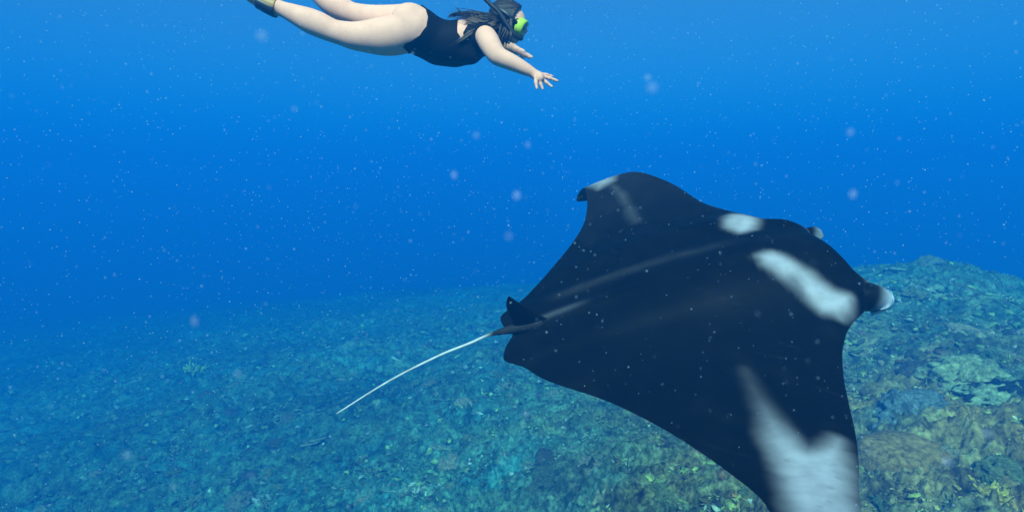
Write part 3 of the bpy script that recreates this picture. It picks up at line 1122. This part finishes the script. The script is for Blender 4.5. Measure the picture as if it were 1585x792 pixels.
    # flat photo-plane coordinates of each vertex, for cutting the suit and the hair cap
    C2 = np.stack([V[:, 0], V[:, 2]], -1)
    flat = lambda pts: np.array([[pj(x, y)[0], pj(x, y)[2]] for x, y in pts])
    suit_poly = flat([(648, -10), (652, 12), (664, 24), (669, 40), (667, 54), (657, 68), (645, 76), (635, 79.5), (632, 84), (641, 90), (641, 115), (765, 115), (772, 92), (778, 70), (774, 40), (762, 20), (700, -10)])
    open_poly = flat([(711, 0), (711, 46), (711.5, 61), (722, 77), (720, 62), (728, 46), (738, 43), (746, 41), (752, 30), (752, 0)])
    near_torso = (part == TORSO) | ((part == LEGS) & (V[:, 0] > pj(622, 50)[0]))
    ds = poly_dist(C2, suit_poly)
    do = poly_dist(C2, open_poly)
    dist_ = np.maximum(ds, -do)
    suit = near_torso & (dist_ < .006)
    # slide the vertices just past the hem onto the hem line
    eps = 1e-3
    gx_ = np.maximum(poly_dist(C2 + [eps, 0], suit_poly), -poly_dist(C2 + [eps, 0], open_poly)) - dist_
    gz_ = np.maximum(poly_dist(C2 + [0, eps], suit_poly), -poly_dist(C2 + [0, eps], open_poly)) - dist_
    slide = np.where(suit & (dist_ > 0), dist_, 0)
    V_hem = V.copy()
    V_hem[:, 0] -= slide * np.clip(gx_ / eps, -1, 1)
    V_hem[:, 2] -= slide * np.clip(gz_ / eps, -1, 1)
    def shell(mask, off, name, material, parent, colfun=None, bump=None, V=V):
        qm = mask[Q].all(1)
        q = Q[qm]
        used, inv = np.unique(q, return_inverse=True)
        q = inv.reshape(q.shape)
        o_ = off if bump is None else off * bump[used]
        Vo = V[used] + N[used] * np.reshape(o_, (-1, 1))
        faces = [q]
        E = np.concatenate([q[:, [0, 1]], q[:, [1, 2]], q[:, [2, 3]], q[:, [3, 0]]])
        key = np.sort(E, 1)
        _, i1, ct = np.unique(key, axis=0, return_index=True, return_counts=True)
        B = E[i1[ct == 1]]
        Vi = V[used] - N[used] * .003
        nV = len(Vo)
        rim = np.stack([B[:, 1], B[:, 0], B[:, 0] + nV, B[:, 1] + nV], -1)
        Vall = np.vstack([Vo, Vi])
        me = make_mesh(name, Vall, [np.vstack([q, rim])], None if colfun is None else colfun(Vall))
        return obj(name, me, material, parent)
    shell(suit, .0045, 'swimsuit', M_SUIT, root, V=V_hem)

    # hair: cap hugging the skull, covering ear and nape, and loose locks swept back
    cap_poly = flat([(768, -20), (806, -2), (806, 12), (802, 20), (797, 28), (794, 36), (792, 44), (792, 62), (786, 72), (770, 74), (752, 50), (745, 20)])
    cap = (part == HEAD) & (poly_dist(C2, cap_poly) < 0)
    hair_col = lambda A: np.array([.018, .012, .010]) * (1 + .5 * fbm(A * [12, 60, 60], 2, 4))[:, None]
    hair = shell(cap, .016, 'hair', M_HAIR, root, hair_col, 1 + .35 * fbm(V * [14, 50, 50], 2, 8))
    r = np.random.default_rng(9)
    g = Geo()

    def lock(pts, r0, r1, c, n=16):
        path = spline(pts, n)
        q = np.linspace(0, 1, n)
        rad = (r0 + (r1 - r0) * q) * np.clip(np.sin(np.clip(q * 1.02 + .10, 0, 1) * math.pi) * 1.6, .12, 1)
        W, Qd, Tr = tube(path, rad * 1.3, rad * .7, sides=6)
        g.add(W, Qd, Tr, np.array(c) * (1 + .2 * r.normal(size=(len(W), 1)).clip(-1, 1)))
    dark, brown, light = (.016, .011, .009), (.045, .028, .02), (.16, .10, .065)
    for i in range(46):                                  # fine floating wisps
        a = r.uniform(0, 1)
        d = r.uniform(-.13, .12)
        ex, ey = r.uniform(682, 735), 12 + 32 * a + r.normal(0, 4)
        pts = [p(776, 20 + 24 * a, d * .7), p(756, 22 + 22 * a + r.normal(0, 3), d * 1.1), p((ex + 756) / 2, 19 + 24 * a + r.normal(0, 4.5), d * 1.2 + r.normal(0, .02)), p(ex, ey, d * 1.3 + r.normal(0, .03))]
        lock(pts, r.uniform(.0025, .0045), .0015, dark if r.uniform() < .4 else brown if r.uniform() < .6 else light, 14)
    for i in range(130):                                 # the sheaf lying over the back
        a = r.uniform(0, 1)
        d = r.uniform(-.11, .10)
        endx, endy = r.uniform(690, 728), 18 + 24 * a + r.normal(0, 2.5)
        pts = [p(778 + r.normal(0, 3), 24 + 24 * a, d * .7), p(762, 26 + 20 * a + r.normal(0, 2), d), p(742, 22 + 22 * a + r.normal(0, 2), d * 1.1), p((endx + 742) / 2, 21 + 22 * a + r.normal(0, 3), d * 1.1), p(endx, endy, d * 1.2)]
        lock(pts, r.uniform(.004, .009), .002, dark if r.uniform() < .55 else brown)
    for i in range(7):                                   # lifted tips curling above the waist
        pts = [p(760, 24 + i, -.05 + .02 * i), p(735, 20 + i * .8, -.05 + .02 * i), p(708, 20 + i * .7, -.04 + .02 * i), p(696 + i, 24 + i * .4, -.03), p(689 + i * 1.5, 33 - i * .8, -.02)]
        lock(pts, .010, .003, dark if i % 2 else brown)
    for i in range(9):                                   # lighter brown strands
        pts = [p(768, 30 + i * 1.5, -.10), p(748, 25 + i * 1.6, -.115), p(728, 28 + i * 1.5, -.125), p(712 + r.normal(0, 3), 36 + i * 1.2, -.13)]
        lock(pts, .006, .0025, light)
    for i in range(4):                                   # strands along the flank
        pts = [p(752, 44 + i, -.14), p(733, 46 + 2 * i, -.165), p(716, 57 + 2 * i, -.172), p(693 + 4 * i, 73 - i, -.168)]
        lock(pts, .006, .0025, brown if i % 2 else light)
    lock([p(718, 23, -.06), p(711, 17, -.06), p(703, 8.5, -.06)], .007, .004, dark, 8)
    for i in range(64):                                  # hair falling round the jaw and neck
        d = r.uniform(-.10, .09)
        x0 = r.uniform(774, 792)
        pts = [p(x0, 22 + r.uniform(0, 14), d * .8), p(x0 - 2 + r.normal(0, 2), 44, d * 1.15 - .01), p(x0 - 5 + r.normal(0, 3), 60, d * 1.2 - .015), p(x0 - 8 + r.normal(0, 4), 74 + r.normal(0, 3), d * 1.1)]
        lock(pts, r.uniform(.006, .011), .003, dark if r.uniform() < .8 else brown)
    tag(obj('loose_hair', g.mesh('loose_hair'), M_HAIR, hair), kind='stuff')

    # diving mask: rubber skirt, lime frame, glass, strap round the head
    mask = empty('diving_mask', p(806, 46))
    mask.parent = root
    mask.matrix_parent_inverse = Matrix.Translation(-root.location)
    fc = p(804, 44.5)                                    # centre of the face plate
    fwd = p(820, 53) - p(804, 44.5)
    fwd /= np.linalg.norm(fwd)
    lat = np.array([0, 1.0, 0])
    upm = np.cross(lat, fwd); upm /= np.linalg.norm(upm)
    if upm[2] < 0: upm = -upm
    def ring(w, h, depth, n=40, nose=0.0):
        a = np.linspace(0, 2 * np.pi, n, endpoint=False)
        ce, se = np.cos(a), np.sin(a)
        xx = np.sign(ce) * np.abs(ce) ** .75 * w * .96
        yy = np.sign(se) * np.abs(se) ** .8 * h * .88
        return fc + lat * xx[:, None] + upm * yy[:, None] + fwd * (depth - .16 * (xx ** 2)[:, None] / .08)
    def band(rings, name, material, parent, cap_end=False):
        n = len(rings[0])
        W = np.concatenate(rings)
        i = np.arange(len(rings) - 1)[:, None] * n
        j = np.arange(n)[None]
        k = (j + 1) % n
        Qd = np.stack([i + j, i + k, i + k + n, i + j + n], -1).reshape(-1, 4)
        gg = Geo()
        T = None
        if cap_end:
            W = np.vstack([W, rings[-1].mean(0) + fwd * .004])
            jj = np.arange(n) + (len(rings) - 1) * n
            T = np.stack([jj, np.roll(jj, -1), np.full(n, len(W) - 1)], -1)
        gg.add(W, Qd, T)
        return obj(name, gg.mesh(name), material, parent)
    def absband(rings, name, material):
        o = band(rings, name, material, None)
        o.parent = mask
        o.matrix_parent_inverse = Matrix.Translation(-(Vector(root.location) + (Vector(mask.location) - Vector(root.location))))
        return o
    absband([ring(.074, .046, -.034), ring(.080, .053, -.020), ring(.083, .055, .000), ring(.076, .047, .020)], 'skirt', M_RUBBER)
    absband([ring(.080, .048, -.010), ring(.090, .058, -.008), ring(.093, .062, .004), ring(.092, .061, .030), ring(.084, .053, .038), ring(.076, .045, .036), ring(.074, .045, .022)], 'frame', M_LIME)
    o = band([ring(.076, .047, .029), ring(.05, .03, .0295), ring(.02, .012, .030)], 'lens', M_GLASS, None, True)
    o.parent = mask
    o.matrix_parent_inverse = Matrix.Translation(-Vector(mask.location))
    # strap
    a = np.linspace(-.15, math.pi + .15, 40)
    hcx = p(786, 34)
    back = -fwd
    path = hcx + lat * (np.cos(a) * .102)[:, None] + back * (np.sin(a) * .118)[:, None] + upm * (.01 + .02 * np.sin(a))[:, None]
    path[0] = fc + lat * .088 - fwd * .016
    path[-1] = fc - lat * .088 - fwd * .016
    W, Qd, Tr = tube(path, .003, .009, sides=8, up=upm)
    gg = Geo(); gg.add(W, Qd, Tr)
    o = obj('strap', gg.mesh('strap'), M_RUBBER, None)
    o.parent = mask
    o.matrix_parent_inverse = Matrix.Translation(-Vector(mask.location))

    # snorkel: mouthpiece, bent tube beside the head, barrel rising behind it
    gg = Geo()
    path = spline([p(806, 57, -.03), p(806, 60, -.085), p(798, 56, -.118), p(786, 40, -.124), p(772, 19, -.124), p(758, 6, -.122), p(742, -12, -.12), p(733, -24, -.118)], 60)
    W, Qd, Tr = tube(path, .0125, sides=14, up=(.2, 1, .1))
    gg.add(W, Qd, Tr)
    sn = obj('snorkel', gg.mesh('snorkel'), M_RUBBER, root)

    # ring on the near hand
    gg = Geo()
    c0, c1 = p(835.6, 125.5, -.272), p(836.4, 127.2, -.272)
    a = np.linspace(0, 2 * np.pi, 20)
    dr = (c1 - c0) / np.linalg.norm(c1 - c0)
    e1 = np.cross(dr, [0, 1, 0]); e1 /= np.linalg.norm(e1)
    e2 = np.cross(dr, e1)
    W, Qd, Tr = tube(c0 + .0112 * (np.cos(a)[:, None] * e1 + np.sin(a)[:, None] * e2), .0016, sides=6, up=dr)
    gg.add(W, Qd, Tr)
    obj('finger_ring', gg.mesh('finger_ring'), M_METAL, root)

    # swim fins on both feet
    for foot in ([(433, 13), (420, 9), (396, -3), (372, -15)], -.10), ([(455, -47), (442, -57), (420, -72), (398, -87)], .16):
        pts, d = foot
        sf = empty('swim_fin', p(*pts[1], d))
        sf.parent = root
        sf.matrix_parent_inverse = Matrix.Translation(-root.location)
        inv = Matrix.Translation(-Vector(sf.location))
        def sub(name, V_, Q_, T_, mat_):
            gg = Geo(); gg.add(V_, Q_, T_)
            o = obj(name, gg.mesh(name), mat_, None)
            o.parent = sf
            o.matrix_parent_inverse = inv
        path = spline([p(x, y, d) for x, y in pts], 20)
        dirv = path[-1] - path[0]; dirv /= np.linalg.norm(dirv)
        nrm = np.cross(dirv, [0, 1, 0]); nrm /= np.linalg.norm(nrm)
        if nrm[2] < 0: nrm = -nrm
        q = np.linspace(0, 1, 20)
        W, Qd, Tr = tube(path[2:], np.linspace(.050, .062, 18), np.linspace(.052, .030, 18), sides=18, up=nrm)
        sub('foot_pocket', W, Qd, Tr, M_GOLD)
        W, Qd, Tr = tube(path[2:12] - nrm * .016, np.linspace(.049, .058, 10), np.linspace(.042, .036, 10), sides=18, up=nrm)
        sub('heel_cup', W, Qd, Tr, M_RUBBER)
        bp = np.array([path[-4] + dirv * t - nrm * .10 * t * t for t in np.linspace(0, .55, 14)])
        W, Qd, Tr = tube(bp, np.linspace(.06, .10, 14), np.linspace(.012, .004, 14), sides=16, up=nrm)
        sub('blade', W, Qd, Tr, M_RUBBER)
        for sd in (-1, 1):
            W, Qd, Tr = tube(bp + np.array([0, 1, 0]) * (sd * np.linspace(.058, .098, 14))[:, None], np.linspace(.007, .004, 14), np.linspace(.016, .006, 14), sides=8, up=nrm)
            sub('side_rail', W, Qd, Tr, M_GOLD)
    tag(root, 'person in black swimsuit with mask and snorkel swimming with one hand reaching down', 'person')


build_person()

# ------------------------------------------------------------------ specks drifting in the water
def specks(name, n, d0, d1, r0, r1, sub, mat_, label, seed, grains=0):
    r = np.random.default_rng(seed)
    V, T = ico(sub)
    ang, el = r.uniform(-.85, .85, n), r.uniform(-.50, .48, n)
    dist = d0 + (d1 - d0) * r.uniform(0, 1, n) ** .7
    C = np.stack([np.sin(ang) * dist, np.cos(ang) * dist, np.tan(el) * dist], -1)
    keep = C[:, 2] > floor_world(C[:, 0], C[:, 1]) + .1
    C, dist = C[keep], dist[keep]
    n = len(C)
    rad = np.exp(r.uniform(np.log(r0), np.log(r1), n)) * dist
    if grains:                                           # each flake is a loose ball of grains
        gr = r.normal(size=(n, grains, 3))
        gr *= (r.uniform(0, 1, (n, grains, 1)) ** .4) / np.linalg.norm(gr, axis=-1, keepdims=True)
        C = (C[:, None] + gr * rad[:, None, None]).reshape(-1, 3)
        rad = np.repeat(rad * .10, grains) * r.uniform(.6, 1.3, n * grains)
        n = n * grains
    W = V[None] * rad[:, None, None] * r.uniform(.7, 1.3, (n, 1, 3)) + C[:, None]
    tri = (T[None] + (np.arange(n) * len(V))[:, None, None]).reshape(-1, 3)
    o = obj(name, make_mesh(name, W.reshape(-1, 3), tri), mat_)
    tag(o, label, 'plankton', kind='stuff')


specks('plankton_specks', 9000, 1.6, 5.5, .00028, .00090, 1, M_SPECK, 'countless tiny pale specks drifting in the blue water', 5)
specks('plankton_flakes', 1100, .35, 1.3, .0005, .0017, 1, M_SOFT, 'larger soft pale flakes drifting close by in the blue water', 6)
specks('plankton_clots', 34, .25, .45, .0030, .0070, 2, M_CLOT, 'few big faint round plankton clots floating close by', 7)

# ------------------------------------------------------------------ the water itself: one even volume round everything
WATER_TOP = 7.5
bm = bmesh.new()
bmesh.ops.create_cube(bm, size=1.0)
for v in bm.verts:
    v.co = Vector((v.co.x * 340, 60 + v.co.y * 340, (WATER_TOP - 15.0) / 2 + v.co.z * (WATER_TOP + 15.0)))
me = bpy.data.meshes.new('haze')
bm.to_mesh(me)
bm.free()
hm = bpy.data.materials.new('water_volume')
hm.use_nodes = True
hn, hl = hm.node_tree.nodes, hm.node_tree.links
hn.clear()
ho = hn.new('ShaderNodeOutputMaterial')
hv = hn.new('ShaderNodeVolumePrincipled')
SIG_S = np.array([0.0003, 0.0114, 0.0335])                 # scattering per metre
SIG_A = np.array([0.095, 0.038, 0.0150])                  # absorption per metre
DENS = 0.2
sc_ = SIG_S / DENS
ab_ = np.clip(1 - SIG_A / (DENS * (1 - sc_)), 0, 1) ** 2
hv.inputs['Color'].default_value = (*sc_, 1)
hv.inputs['Absorption Color'].default_value = (*ab_, 1)
hv.inputs['Density'].default_value = DENS
hv.inputs['Density Attribute'].default_value = ''
hv.inputs['Anisotropy'].default_value = 0.0
hl.new(hv.outputs['Volume'], ho.inputs['Volume'])
haze = obj('haze', me, hm)
tag(haze, 'clear blue sea water fading everything with distance', 'water', kind='stuff')
